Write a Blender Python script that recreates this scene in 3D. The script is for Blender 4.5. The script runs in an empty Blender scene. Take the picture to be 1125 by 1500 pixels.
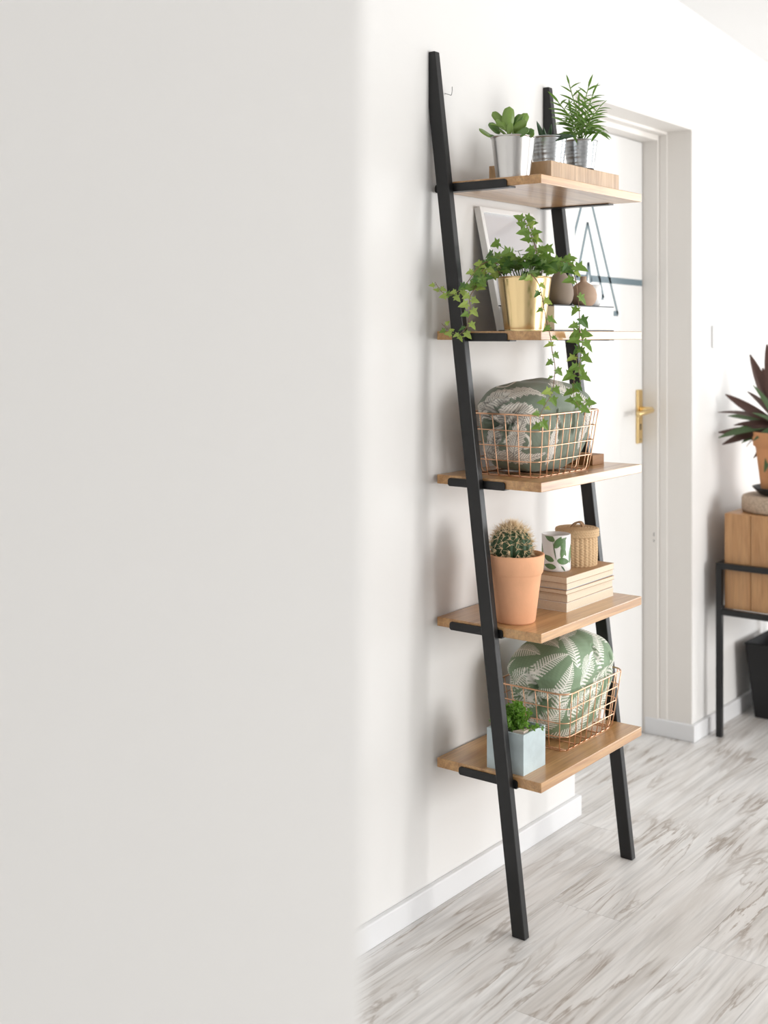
import bpy, bmesh, math, random
import numpy as np
from mathutils import Vector, Matrix, Euler
random.seed(7); RNG = np.random.default_rng(7)
PI = math.pi
S = bpy.context.scene
COL = S.collection

# ------------------------------------------------------------------ camera
HEAD = math.radians(37.405)
CAM = Vector((1.7313, 0.0, 1.38)); FPX = 1821.0; PCX = 562.5; HORIZON = 490.0
cam_d = bpy.data.cameras.new('camera'); cam = bpy.data.objects.new('camera', cam_d); COL.objects.link(cam)
cam.location = CAM; cam.rotation_euler = (PI/2, 0, HEAD)
cam_d.sensor_fit = 'HORIZONTAL'; cam_d.sensor_width = 24.0; cam_d.lens = FPX/1125*24
cam_d.shift_y = -(750-HORIZON)/1125
cam_d.clip_start = 0.05
cam_d.dof.use_dof = True; cam_d.dof.focus_distance = 2.98; cam_d.dof.aperture_fstop = 2.3
S.camera = cam
# ------------------------------------------------------------------ world, daylight, exposure
w = bpy.data.worlds.new('daylight'); S.world = w; w.use_nodes = True
w.node_tree.nodes['Background'].inputs[0].default_value = (1.0, 0.99, 0.975, 1)
w.node_tree.nodes['Background'].inputs[1].default_value = 1.0
def area(name, loc, target, sx, sy, power, color):
    l = bpy.data.lights.new(name, 'AREA'); l.shape = 'RECTANGLE'; l.size = sx; l.size_y = sy
    l.energy = power; l.color = color
    o = bpy.data.objects.new(name, l); COL.objects.link(o); o.location = loc
    o.rotation_euler = (Vector(target)-Vector(loc)).to_track_quat('-Z', 'Y').to_euler()
    return o
area('window_far_offscreen', (2.35, 6.86, 1.25), (2.35, 5.0, 1.25), 1.1, 1.95, 60, (0.93, 0.97, 1.0))
area('window_right_offscreen', (4.92, 3.7, 1.35), (3.5, 3.7, 1.35), 2.0, 1.7, 118, (1.0, 0.99, 0.97))
S.view_settings.view_transform = 'Standard'; S.view_settings.look = 'None'
S.view_settings.gamma = 1.0; S.view_settings.use_curve_mapping = False
S.view_settings.exposure = 0.10

# ------------------------------------------------------------------ materials
def new_mat(name):
    m = bpy.data.materials.new(name); m.use_nodes = True
    nt = m.node_tree; return m, nt, nt.nodes['Principled BSDF']
def mat(name, col, rough=0.5, metal=0.0, vary=0.0, vscale=20, bump=0.0, bscale=200, spec=0.5):
    m, nt, b = new_mat(name)
    b.inputs['Base Color'].default_value = (*col, 1); b.inputs['Roughness'].default_value = rough
    b.inputs['Metallic'].default_value = metal; b.inputs['Specular IOR Level'].default_value = spec
    tc = nt.nodes.new('ShaderNodeTexCoord')
    if vary:
        n = nt.nodes.new('ShaderNodeTexNoise'); n.inputs['Scale'].default_value = vscale; n.inputs['Detail'].default_value = 5
        r = nt.nodes.new('ShaderNodeValToRGB')
        r.color_ramp.elements[0].position = .3; r.color_ramp.elements[1].position = .7
        r.color_ramp.elements[0].color = (*[c*(1-vary) for c in col], 1)
        r.color_ramp.elements[1].color = (*[min(1, c*(1+vary*.6)) for c in col], 1)
        nt.links.new(tc.outputs['Object'], n.inputs['Vector']); nt.links.new(n.outputs['Fac'], r.inputs['Fac'])
        nt.links.new(r.outputs['Color'], b.inputs['Base Color'])
    if bump:
        n = nt.nodes.new('ShaderNodeTexNoise'); n.inputs['Scale'].default_value = bscale; n.inputs['Detail'].default_value = 3
        bp = nt.nodes.new('ShaderNodeBump'); bp.inputs['Strength'].default_value = bump; bp.inputs['Distance'].default_value = .002
        nt.links.new(tc.outputs['Object'], n.inputs['Vector']); nt.links.new(n.outputs['Fac'], bp.inputs['Height'])
        nt.links.new(bp.outputs['Normal'], b.inputs['Normal'])
    return m
def wood(name, dark, light, scale=(14, 1.2, 14), rough=0.38, contrast=(.3, .7), per_object=False, streak=None, spec=0.5, distort=1.2):
    m, nt, b = new_mat(name)
    L = nt.links.new
    tc = nt.nodes.new('ShaderNodeTexCoord'); mp = nt.nodes.new('ShaderNodeMapping')
    mp.inputs['Scale'].default_value = scale
    src = tc.outputs['Object']
    if per_object:
        oi = nt.nodes.new('ShaderNodeObjectInfo'); mu = nt.nodes.new('ShaderNodeMath'); mu.operation = 'MULTIPLY'
        mu.inputs[1].default_value = 37.0; L(oi.outputs['Random'], mu.inputs[0])
        cb = nt.nodes.new('ShaderNodeCombineXYZ'); L(mu.outputs[0], cb.inputs[2]); L(mu.outputs[0], cb.inputs[1])
        ad = nt.nodes.new('ShaderNodeVectorMath'); ad.operation = 'ADD'; L(src, ad.inputs[0]); L(cb.outputs[0], ad.inputs[1])
        src = ad.outputs[0]
    L(src, mp.inputs['Vector'])
    n = nt.nodes.new('ShaderNodeTexNoise'); n.inputs['Scale'].default_value = 1.0; n.inputs['Detail'].default_value = 9
    n.inputs['Roughness'].default_value = .62; n.inputs['Distortion'].default_value = distort
    L(mp.outputs[0], n.inputs['Vector'])
    r = nt.nodes.new('ShaderNodeValToRGB'); r.color_ramp.elements[0].position = contrast[0]; r.color_ramp.elements[1].position = contrast[1]
    r.color_ramp.elements[0].color = (*dark, 1); r.color_ramp.elements[1].color = (*light, 1)
    L(n.outputs['Fac'], r.inputs['Fac']); out = r.outputs['Color']
    # fine pores
    mp2 = nt.nodes.new('ShaderNodeMapping'); mp2.inputs['Scale'].default_value = tuple(s*9 if s > 5 else s*4 for s in scale)
    L(src, mp2.inputs['Vector'])
    n2 = nt.nodes.new('ShaderNodeTexNoise'); n2.inputs['Scale'].default_value = 1.0; n2.inputs['Detail'].default_value = 3
    L(mp2.outputs[0], n2.inputs['Vector'])
    r2 = nt.nodes.new('ShaderNodeValToRGB'); r2.color_ramp.elements[0].position = .3; r2.color_ramp.elements[1].position = .55
    r2.color_ramp.elements[0].color = (.8, .8, .8, 1); r2.color_ramp.elements[1].color = (1, 1, 1, 1)
    L(n2.outputs['Fac'], r2.inputs['Fac'])
    mx = nt.nodes.new('ShaderNodeMix'); mx.data_type = 'RGBA'; mx.blend_type = 'MULTIPLY'; mx.inputs['Factor'].default_value = 1
    L(out, mx.inputs['A']); L(r2.outputs['Color'], mx.inputs['B']); out = mx.outputs['Result']
    if streak:                                     # sparse dark mineral streaks
        mp3 = nt.nodes.new('ShaderNodeMapping'); mp3.inputs['Scale'].default_value = (9, 1.05, 9); L(src, mp3.inputs['Vector'])
        n3 = nt.nodes.new('ShaderNodeTexNoise'); n3.inputs['Scale'].default_value = 1.0; n3.inputs['Detail'].default_value = 6
        n3.inputs['Roughness'].default_value = .55; n3.inputs['Distortion'].default_value = 2.2
        L(mp3.outputs[0], n3.inputs['Vector'])
        r3 = nt.nodes.new('ShaderNodeValToRGB'); e = r3.color_ramp.elements
        e[0].position = .47; e[0].color = (0, 0, 0, 1); e[1].position = .505; e[1].color = (1, 1, 1, 1)
        e2 = e.new(.54); e2.color = (0.25, .25, .25, 1); e3 = e.new(.66); e3.color = (0, 0, 0, 1)
        L(n3.outputs['Fac'], r3.inputs['Fac'])
        n4 = nt.nodes.new('ShaderNodeTexNoise'); n4.inputs['Scale'].default_value = 3.2; n4.inputs['Detail'].default_value = 1
        L(src, n4.inputs['Vector'])
        r4 = nt.nodes.new('ShaderNodeValToRGB'); r4.color_ramp.elements[0].position = .45; r4.color_ramp.elements[1].position = .68
        L(n4.outputs['Fac'], r4.inputs['Fac'])
        ml = nt.nodes.new('ShaderNodeMath'); ml.operation = 'MULTIPLY'; L(r3.outputs['Color'], ml.inputs[0]); L(r4.outputs['Color'], ml.inputs[1])
        mx3 = nt.nodes.new('ShaderNodeMix'); mx3.data_type = 'RGBA'; L(ml.outputs[0], mx3.inputs['Factor'])
        L(out, mx3.inputs['A']); mx3.inputs['B'].default_value = (*streak, 1); out = mx3.outputs['Result']
    L(out, b.inputs['Base Color'])
    bp = nt.nodes.new('ShaderNodeBump'); bp.inputs['Strength'].default_value = .12; bp.inputs['Distance'].default_value = .001
    L(n2.outputs['Fac'], bp.inputs['Height']); L(bp.outputs['Normal'], b.inputs['Normal'])
    b.inputs['Roughness'].default_value = rough; b.inputs['Specular IOR Level'].default_value = spec
    return m
def leaf_mat(name, col, rough=.4, vary=.25, trans=.25):
    m = mat(name, col, rough, vary=vary, vscale=60)
    nt = m.node_tree; b = nt.nodes['Principled BSDF']; out = nt.nodes['Material Output']
    t = nt.nodes.new('ShaderNodeBsdfTranslucent'); t.inputs['Color'].default_value = (col[0]*1.3, col[1]*1.3, col[2], 1)
    mx = nt.nodes.new('ShaderNodeMixShader'); mx.inputs[0].default_value = trans
    nt.links.new(b.outputs[0], mx.inputs[1]); nt.links.new(t.outputs[0], mx.inputs[2]); nt.links.new(mx.outputs[0], out.inputs['Surface'])
    return m
def attr_mat(name, rough=.75):
    m, nt, b = new_mat(name)
    a = nt.nodes.new('ShaderNodeVertexColor'); a.layer_name = 'print'
    nt.links.new(a.outputs['Color'], b.inputs['Base Color']); b.inputs['Roughness'].default_value = rough
    b.inputs['Sheen Weight'].default_value = .15
    tc = nt.nodes.new('ShaderNodeTexCoord'); n = nt.nodes.new('ShaderNodeTexNoise'); n.inputs['Scale'].default_value = 900
    bp = nt.nodes.new('ShaderNodeBump'); bp.inputs['Strength'].default_value = .15; bp.inputs['Distance'].default_value = .001
    nt.links.new(tc.outputs['Object'], n.inputs['Vector']); nt.links.new(n.outputs['Fac'], bp.inputs['Height']); nt.links.new(bp.outputs['Normal'], b.inputs['Normal'])
    return m

M = {}
M['wall'] = mat('wall_paint', (.79, .782, .772), .85, bump=.05, bscale=160, spec=.2)
M['ceiling'] = mat('ceiling_paint', (.84, .835, .83), .9, spec=.2)
M['trim'] = mat('skirting_white', (.78, .785, .80), .45)
M['doorw'] = mat('door_white', (.80, .795, .785), .45)
M['jamb'] = mat('jamb_cream', (.80, .77, .735), .45)
M['tape'] = mat('grey_tape', (.15, .205, .235), .6)
M['brass'] = mat('brass', (.80, .60, .30), .3, 1.0)
M['dark'] = mat('dark_slot', (.03, .03, .03), .6)
M['black'] = mat('black_powder_coat', (.009, .009, .0095), .36, bump=.12, bscale=900, spec=.4)
M['oak'] = wood('oak', (.40, .20, .075), (.62, .36, .155), (26, 1.6, 26), rough=.33, contrast=(.36, .64))
_b = M['oak'].node_tree.nodes['Principled BSDF']; _b.inputs['Coat Weight'].default_value = .45; _b.inputs['Coat Roughness'].default_value = .18
M['slab'] = wood('slab_wood', (.36, .21, .10), (.62, .42, .24), (6, 60, 3), rough=.3, contrast=(.35, .65))
M['blockw'] = wood('block_wood', (.24, .11, .04), (.40, .20, .075), (20, 3, 20), rough=.6)
M['crate'] = wood('crate_wood', (.42, .21, .085), (.56, .31, .14), (22, 22, 2.0), rough=.4, contrast=(.38, .62))
M['floor'] = wood('pale_laminate', (.63, .605, .58), (.80, .79, .78), (11, .9, 11), rough=.36, contrast=(.34, .62), per_object=True, streak=(.33, .28, .24), distort=1.6)
M['sub'] = mat('floor_joint', (.42, .39, .36), .8)
M['steel'] = mat('brushed_steel', (.62, .61, .60), .26, 1.0)
M['zinc'] = mat('galvanised_zinc', (.50, .52, .54), .30, 1.0, vary=.12, vscale=50)
M['gold'] = mat('gold_metal', (.86, .66, .36), .22, 1.0)
M['copper'] = mat('copper_wire', (.85, .52, .34), .28, 1.0)
M['terracotta'] = mat('terracotta', (.86, .46, .27), .8, vary=.10, vscale=14, bump=.12, bscale=300, spec=.25)
M['pot_old'] = mat('terracotta_dull', (.62, .30, .14), .8, vary=.12, vscale=14, spec=.25)
M['soil'] = mat('soil', (.035, .025, .018), .95, bump=.8, bscale=120)
M['vaseg'] = mat('grey_brown_ceramic', (.27, .215, .17), .75)
M['vaset'] = mat('tan_ceramic', (.43, .30, .215), .7)
M['white'] = mat('white_glaze', (.86, .86, .86), .3)
M['paper'] = mat('page_paper', (.76, .66, .52), .85, vary=.06, vscale=300)
M['cover'] = mat('cover_cream', (.80, .77, .72), .6)
M['coverb'] = mat('cover_blue', (.38, .52, .66), .6)
M['coverk'] = mat('cover_kraft', (.42, .25, .13), .6)
M['coverd'] = mat('cover_dark', (.02, .025, .03), .5)
M['whitebook'] = mat('white_pages', (.88, .89, .90), .6)
M['frame'] = mat('frame_white', (.84, .84, .84), .35)
M['print'] = mat('pale_grey_print', (.55, .54, .56), .15)
M['wicker'] = mat('woven_straw', (.66, .46, .27), .75, vary=.22, vscale=420, spec=.3)
M['wickerd'] = mat('straw_knot', (.36, .22, .12), .8, vary=.3, vscale=120)
M['bluepot'] = mat('pale_blue_concrete', (.53, .62, .645), .75, vary=.12, vscale=25, bump=.1, bscale=250)
M['liner'] = mat('paper_liner', (.72, .62, .52), .8)
M['leafprint'] = mat('printed_green', (.13, .25, .10), .3, vary=.35, vscale=70)
M['leafprintd'] = mat('printed_stem', (.07, .14, .07), .3)
M['cactus'] = mat('cactus_skin', (.035, .085, .035), .6, vary=.3, vscale=60)
M['spine'] = mat('cactus_spine', (.86, .68, .44), .6)
M['ivy_a'] = leaf_mat('ivy_leaf_mid', (.18, .31, .06)); M['ivy_b'] = leaf_mat('ivy_leaf_dark', (.085, .19, .04))
M['ivy_c'] = leaf_mat('ivy_leaf_young', (.36, .48, .11))
M['stem'] = mat('woody_stem', (.22, .12, .07), .7); M['stemg'] = mat('green_stem', (.22, .33, .09), .6)
M['jade'] = leaf_mat('jade_leaf', (.27, .42, .10), .35, trans=.12); M['jade_b'] = leaf_mat('jade_leaf_dark', (.15, .28, .07), .35, trans=.12)
M['aloe'] = leaf_mat('aloe_leaf', (.045, .105, .045), .4, trans=.05)
M['palm'] = leaf_mat('palm_leaf', (.125, .25, .035), .4, trans=.3)
M['herb'] = leaf_mat('herb_leaf', (.16, .34, .04), .45, trans=.3)
M['purple'] = leaf_mat('purple_brown_leaf', (.085, .042, .033), .45, trans=.1); M['purpleg'] = leaf_mat('dull_green_leaf', (.075, .13, .05), .4, trans=.15)
M['cork'] = mat('pressed_cork', (.52, .40, .30), .9, vary=.3, vscale=160, bump=.3, bscale=160)
M['binb'] = mat('black_plastic', (.006, .006, .007), .55)
M['fabric'] = attr_mat('printed_cotton')
M['hook'] = mat('hook_steel', (.5, .5, .5), .3, 1.0)

# ------------------------------------------------------------------ mesh helpers
class MB:
    def __init__(s): s.v = []; s.f = []; s.sm = []
    def add(s, vs, fs, smooth=False):
        b = len(s.v); s.v += [tuple(p) for p in vs]; s.f += [tuple(i+b for i in f) for f in fs]; s.sm += [smooth]*len(fs); return s
    def box(s, x0, x1, y0, y1, z0, z1):
        return s.add([(x0,y0,z0),(x1,y0,z0),(x1,y1,z0),(x0,y1,z0),(x0,y0,z1),(x1,y0,z1),(x1,y1,z1),(x0,y1,z1)],
                     [(3,2,1,0),(4,5,6,7),(0,1,5,4),(1,2,6,5),(2,3,7,6),(3,0,4,7)])
    def hexa(s, p): return s.add(p, [(3,2,1,0),(4,5,6,7),(0,1,5,4),(1,2,6,5),(2,3,7,6),(3,0,4,7)])
    def prism_y(s, poly, y0, y1):         # poly of (x,z), extruded along y
        n = len(poly)
        return s.add([(x,y0,z) for x,z in poly]+[(x,y1,z) for x,z in poly],
                     [tuple(range(n)), tuple(range(2*n-1, n-1, -1))]+[(i, i+n, (i+1)%n+n, (i+1)%n) for i in range(n)])
    def lathe(s, prof, c=(0,0,0), seg=48, rf=None):   # prof of (r,z); rf(theta,i) radial factor
        vs = []; fs = []
        for i, (r, z) in enumerate(prof):
            for k in range(seg):
                t = 2*PI*k/seg; rr = r*(rf(t, i) if rf else 1)
                vs.append((c[0]+rr*math.cos(t), c[1]+rr*math.sin(t), c[2]+z))
        for i in range(len(prof)-1):
            for k in range(seg):
                a = i*seg+k; b = i*seg+(k+1)%seg; fs.append((a, b, b+seg, a+seg))
        return s.add(vs, fs, True)
    def tube(s, pts, r, seg=6, closed=False, taper=None):
        pts = [Vector(p) for p in pts]; n = len(pts); vs = []; fs = []
        up = Vector((.13, .21, .97)).normalized(); prev = None
        for i, p in enumerate(pts):
            t = (pts[(i+1) % n]-pts[i-1]) if closed else (pts[min(i+1, n-1)]-pts[max(i-1, 0)])
            t = t.normalized() if t.length > 1e-9 else Vector((0, 0, 1))
            a = t.cross(prev if prev is not None else up)
            if prev is None:
                if a.length < .05: a = t.cross(Vector((1, 0, 0)))
                a.normalize()
            else: a = (prev_a - t*prev_a.dot(t)).normalized()
            b = t.cross(a).normalized(); prev = b; prev_a = a
            rr = r if taper is None else r*taper[i]
            for k in range(seg):
                q = 2*PI*k/seg; vs.append(p+a*math.cos(q)*rr+b*math.sin(q)*rr)
        m = n if closed else n-1
        for i in range(m):
            for k in range(seg):
                a0 = i*seg+k; a1 = i*seg+(k+1) % seg; j = ((i+1) % n)*seg
                fs.append((a0, a1, j+(k+1) % seg, j+k))
        if not closed: fs += [tuple(range(seg-1, -1, -1)), tuple(range((n-1)*seg, n*seg))]
        return s.add(vs, fs, True)
    def mesh(s, name, m, off=(0,0,0)):
        me = bpy.data.meshes.new(name); me.from_pydata(s.v, [], s.f); me.materials.append(m)
        me.polygons.foreach_set('use_smooth', s.sm)
        bm = bmesh.new(); bm.from_mesh(me); bmesh.ops.recalc_face_normals(bm, faces=bm.faces); bm.to_mesh(me); bm.free()
        if any(off): me.transform(Matrix.Translation(-Vector(off)))
        me.update(); return me
def wloc(o):
    v = Vector((0,0,0))
    while o is not None: v += o.location; o = o.parent
    return v
def link(name, me, parent=None):
    o = bpy.data.objects.new(name, me); COL.objects.link(o); o.parent = parent; return o
def build(mb, name, m, parent=None, bevel=0, origin=None, segs=2):
    """world-space mesh builder -> object (child coordinates made relative to the parent)"""
    base = wloc(parent) if parent else Vector(origin or (0,0,0))
    o = link(name, mb.mesh(name, m, base), parent)
    if not parent and origin: o.location = origin
    if bevel:
        bv = o.modifiers.new('bevel', 'BEVEL'); bv.width = bevel; bv.segments = segs; bv.limit_method = 'ANGLE'; bv.angle_limit = math.radians(40)
    return o
def inst(name, me, parent, mtx):
    o = link(name, me, parent); o.matrix_basis = Matrix.Translation(-wloc(parent)) @ mtx; return o
def tag(o, label, cat, group=None):
    o['label'] = label; o['category'] = cat
    if group: o['group'] = group
    return o
def thing(name, loc, label, cat, group=None):
    o = bpy.data.objects.new(name, None); COL.objects.link(o); o.location = loc; o.empty_display_size = .05
    return tag(o, label, cat, group)
def struct(o): o['kind'] = 'structure'; return o
def frame_mtx(pos, fwd, up=(0,0,1), scale=1.0, roll=0.0):    # local +x along fwd, +z as near up as possible
    x = Vector(fwd).normalized(); u = Vector(up); y = u.cross(x)
    if y.length < 1e-4: y = Vector((0,1,0)).cross(x)
    y.normalize(); z = x.cross(y)
    R = Matrix((x, y, z)).transposed().to_4x4()
    return Matrix.Translation(Vector(pos)) @ R @ Matrix.Rotation(roll, 4, 'X') @ Matrix.Scale(scale, 4)
VD = Vector((-math.sin(HEAD), math.cos(HEAD))); VR = Vector((math.cos(HEAD), math.sin(HEAD)))
def on_x(px, py, x):      # point of the sight line on the plane x
    k = VD+(px-PCX)/FPX*VR; Z = (x-CAM.x)/k.x
    return Vector((x, k.y*Z, CAM.z-(py-HORIZON)/FPX*Z))
def on_y(px, py, y):
    k = VD+(px-PCX)/FPX*VR; Z = y/k.y
    return Vector((CAM.x+k.x*Z, y, CAM.z-(py-HORIZON)/FPX*Z))
def smooth_path(pts, n=8):    # Catmull-Rom
    pts = [Vector(p) for p in pts]; P = [2*pts[0]-pts[1]]+pts+[2*pts[-1]-pts[-2]]; out = []
    for i in range(1, len(P)-2):
        for k in range(n):
            t = k/n; a, b, c, d = P[i-1], P[i], P[i+1], P[i+2]
            out.append(.5*((2*b)+(c-a)*t+(2*a-5*b+4*c-d)*t*t+(3*b-a-3*c+d)*t**3))
    return out+[pts[-1]]

# ------------------------------------------------------------------ the room
YE, YC, OPEN_TOP = 3.165, 3.985, 2.077      # door opening in the shelf wall
def ceil_z(y): return 2.489-(y-3.864)*.083
FARY, WINX, BACKY = 6.85, 4.9, -1.6
TH = .24
mb = MB()
mb.hexa([(-TH,.35,0),(0,.35,0),(0,YE,0),(-TH,YE,0),(-TH,.35,ceil_z(.35)),(0,.35,ceil_z(.35)),(0,YE,ceil_z(YE)),(-TH,YE,ceil_z(YE))])
mb.hexa([(-TH,YE,OPEN_TOP),(0,YE,OPEN_TOP),(0,YC,OPEN_TOP),(-TH,YC,OPEN_TOP),(-TH,YE,ceil_z(YE)),(0,YE,ceil_z(YE)),(0,YC,ceil_z(YC)),(-TH,YC,ceil_z(YC))])
mb.hexa([(-TH,YC,0),(0,YC,0),(0,FARY,0),(-TH,FARY,0),(-TH,YC,ceil_z(YC)),(0,YC,ceil_z(YC)),(0,FARY,ceil_z(FARY)),(-TH,FARY,ceil_z(FARY))])
struct(build(mb, 'wall_left', M['wall']))
mb = MB(); mb.hexa([(-.1,BACKY,0),(1.30,BACKY,0),(1.30,.5475,0),(-.1,.5475,0),(-.1,BACKY,ceil_z(BACKY)),(1.30,BACKY,ceil_z(BACKY)),(1.30,.5475,ceil_z(.5475)),(-.1,.5475,ceil_z(.5475))])
struct(build(mb, 'wall_corner', M['wall'], bevel=.004, segs=2))
# far wall with a wide window opening
mb = MB(); cz = ceil_z(FARY); T = .2
mb.box(-TH, 1.8, FARY, FARY+T, 0, cz); mb.box(2.9, WINX, FARY, FARY+T, 0, cz); mb.box(1.8, 2.9, FARY, FARY+T, 0, .25)
struct(build(mb, 'wall_far', M['wall']))
WY0, WY1, WZ0, WZ1 = 2.7, 4.7, .5, 2.2
def slope_box(m_, x0, x1, y0, y1, z0):
    m_.hexa([(x0,y0,z0),(x1,y0,z0),(x1,y1,z0),(x0,y1,z0),(x0,y0,ceil_z(y0)),(x1,y0,ceil_z(y0)),(x1,y1,ceil_z(y1)),(x0,y1,ceil_z(y1))])
mb = MB(); slope_box(mb, WINX, WINX+T, BACKY, WY0, 0); slope_box(mb, WINX, WINX+T, WY1, FARY+T, 0)
mb.box(WINX, WINX+T, WY0, WY1, 0, WZ0); slope_box(mb, WINX, WINX+T, WY0, WY1, WZ1)
struct(build(mb, 'wall_right', M['wall']))  # out of view; added so daylight enters by the window openings alone
mb = MB(); slope_box(mb, 1.30, WINX+T, BACKY-T, BACKY, 0)
struct(build(mb, 'wall_back', M['wall']))  # unseen, added behind the camera to put wall_corner in shade
mb = MB(); mb.hexa([(-TH,BACKY,ceil_z(BACKY)),(WINX,BACKY,ceil_z(BACKY)),(WINX,FARY+T,ceil_z(FARY+T)),(-TH,FARY+T,ceil_z(FARY+T)),
    (-TH,BACKY,ceil_z(BACKY)+.1),(WINX,BACKY,ceil_z(BACKY)+.1),(WINX,FARY+T,ceil_z(FARY+T)+.1),(-TH,FARY+T,ceil_z(FARY+T)+.1)])
struct(build(mb, 'ceiling', M['ceiling']))
# floor with planks
mb = MB(); mb.box(-TH, WINX, BACKY, FARY+T, -.08, -.0095)
floor = struct(build(mb, 'floor', M['sub']))
PW, PL = .187, 1.29
mb = MB(); mb.box(-PW/2+.0004, PW/2-.0004, -PL/2+.0004, PL/2-.0004, -.0095, 0); pm = mb.mesh('plank', M['floor'])
row = 0; x = -.16-PW
k = -1
while x < WINX-.3:
    y0 = 2.66+(0 if k % 2 == 0 else (.47 if k % 4 == 1 else .81)) - 4*PL
    while y0 < FARY:
        if y0+PL > -.2:
            o = link('plank', pm, floor); o.location = (x+PW/2, y0+PL/2, 0)
        y0 += PL
    x += PW; k += 1
# skirting
SK = .058
mb = MB(); mb.box(0, .015, .5475, YE+.015, 0, SK); mb.box(-.16, .0, YE, YE+.015, 0, SK)
struct(build(mb, 'baseboard_left', M['trim'], bevel=.003))
mb = MB(); mb.box(-.168, .015, YC-.015, YC, 0, SK); mb.box(0, .015, YC, FARY, 0, SK)
struct(build(mb, 'baseboard_far', M['trim'], bevel=.003))
# door lining
lin = struct(build(MB().box(-.185, -.118, YC-.014, YC, 0, OPEN_TOP), 'trim_1', M['jamb'], bevel=.003))
build(MB().box(-.118, -.088, YC-.007, YC, 0, OPEN_TOP), 'moulding', M['jamb'], lin, bevel=.003)
build(MB().box(-.185, -.118, YE, YC-.014, OPEN_TOP-.03, OPEN_TOP), 'lining_head', M['jamb'], lin, bevel=.003)
build(MB().box(-.118, -.088, YE, YC-.007, OPEN_TOP-.012, OPEN_TOP), 'moulding', M['jamb'], lin, bevel=.003)
build(MB().box(-.088, -.001, YC-.003, YC, 0, OPEN_TOP-.003), 'added_reveal_panel', M['jamb'], lin)  # thin sheets added on side and soffit to offset the reveal's shade
build(MB().box(-.088, -.001, YE, YC, OPEN_TOP-.003, OPEN_TOP), 'added_reveal_panel', M['jamb'], lin)
build(MB().box(-.1345, -.1325, YC-.0148, YC-.014, .685, .697), 'latch_mark', M['dark'], lin)
build(MB().box(-.1345, -.1325, YC-.0148, YC-.014, .665, .673), 'latch_mark', M['dark'], lin)
# door leaf
DX = -.175
door = struct(build(MB().box(DX-.04, DX, YE+.01, YC-.018, .006, OPEN_TOP-.033), 'door_1', M['doorw'], bevel=.002))
pl = build(MB().box(DX, DX+.009, 3.915, 3.953, 1.005, 1.190), 'handle_plate', M['brass'], door, bevel=.003)
mb = MB(); mb.tube([(DX+.004,3.935,1.122),(DX+.052,3.935,1.122)], .010, 12)
mb.tube(smooth_path([(DX+.048,3.941,1.121),(DX+.054,3.925,1.120),(DX+.055,3.87,1.116),(DX+.052,3.825,1.112)],4), .0085, 10)
build(mb, 'door_handle', M['brass'], door)
build(MB().box(DX+.009, DX+.0096, 3.931, 3.939, 1.052, 1.072), 'keyhole', M['dark'], pl)
build(MB().box(DX+.009, DX+.0096, 3.933, 3.937, 1.017, 1.021), 'screw', M['dark'], pl)
def strip(pts, wd, name='tape_strip'):
    (ya, za), (yb, zb) = pts; d = Vector((yb-ya, zb-za)).normalized(); n = Vector((-d.y, d.x))*wd/2
    q = [(ya-n.x, za-n.y), (yb-n.x, zb-n.y), (yb+n.x, zb+n.y), (ya+n.x, za+n.y)]
    m_ = MB(); m_.hexa([(DX,)+p for p in q]+[(DX+.0008,)+p for p in q]); build(m_, name, M['tape'], door)
for a, b, wd in [((3.592,1.561),(3.964,1.558),.017), ((3.574,1.612),(3.592,1.5475),.012), ((3.574,1.612),(3.562,1.553),.011),
                 ((3.569,1.74),(3.679,1.499),.010), ((3.569,1.74),(3.498,1.560),.010), ((3.641,1.502),(3.679,1.502),.014),
                 ((3.565,1.865),(3.782,1.446),.010), ((3.565,1.865),(3.460,1.655),.010), ((3.750,1.450),(3.782,1.450),.014),
                 ((3.20,1.5645),(3.562,1.561),.017)]:
    strip((a, b), wd*1.25)
# light switch
sw = thing('light_switch', (0,4.188,1.372), 'white plastic light switch on the wall beyond the door', 'light switch')
build(MB().box(0, .009, 4.148, 4.228, 1.332, 1.412), 'plate', M['white'], sw, bevel=.006, segs=3)
build(MB().box(.008, .0125, 4.163, 4.213, 1.347, 1.397), 'rocker', M['white'], sw, bevel=.002)

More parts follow.
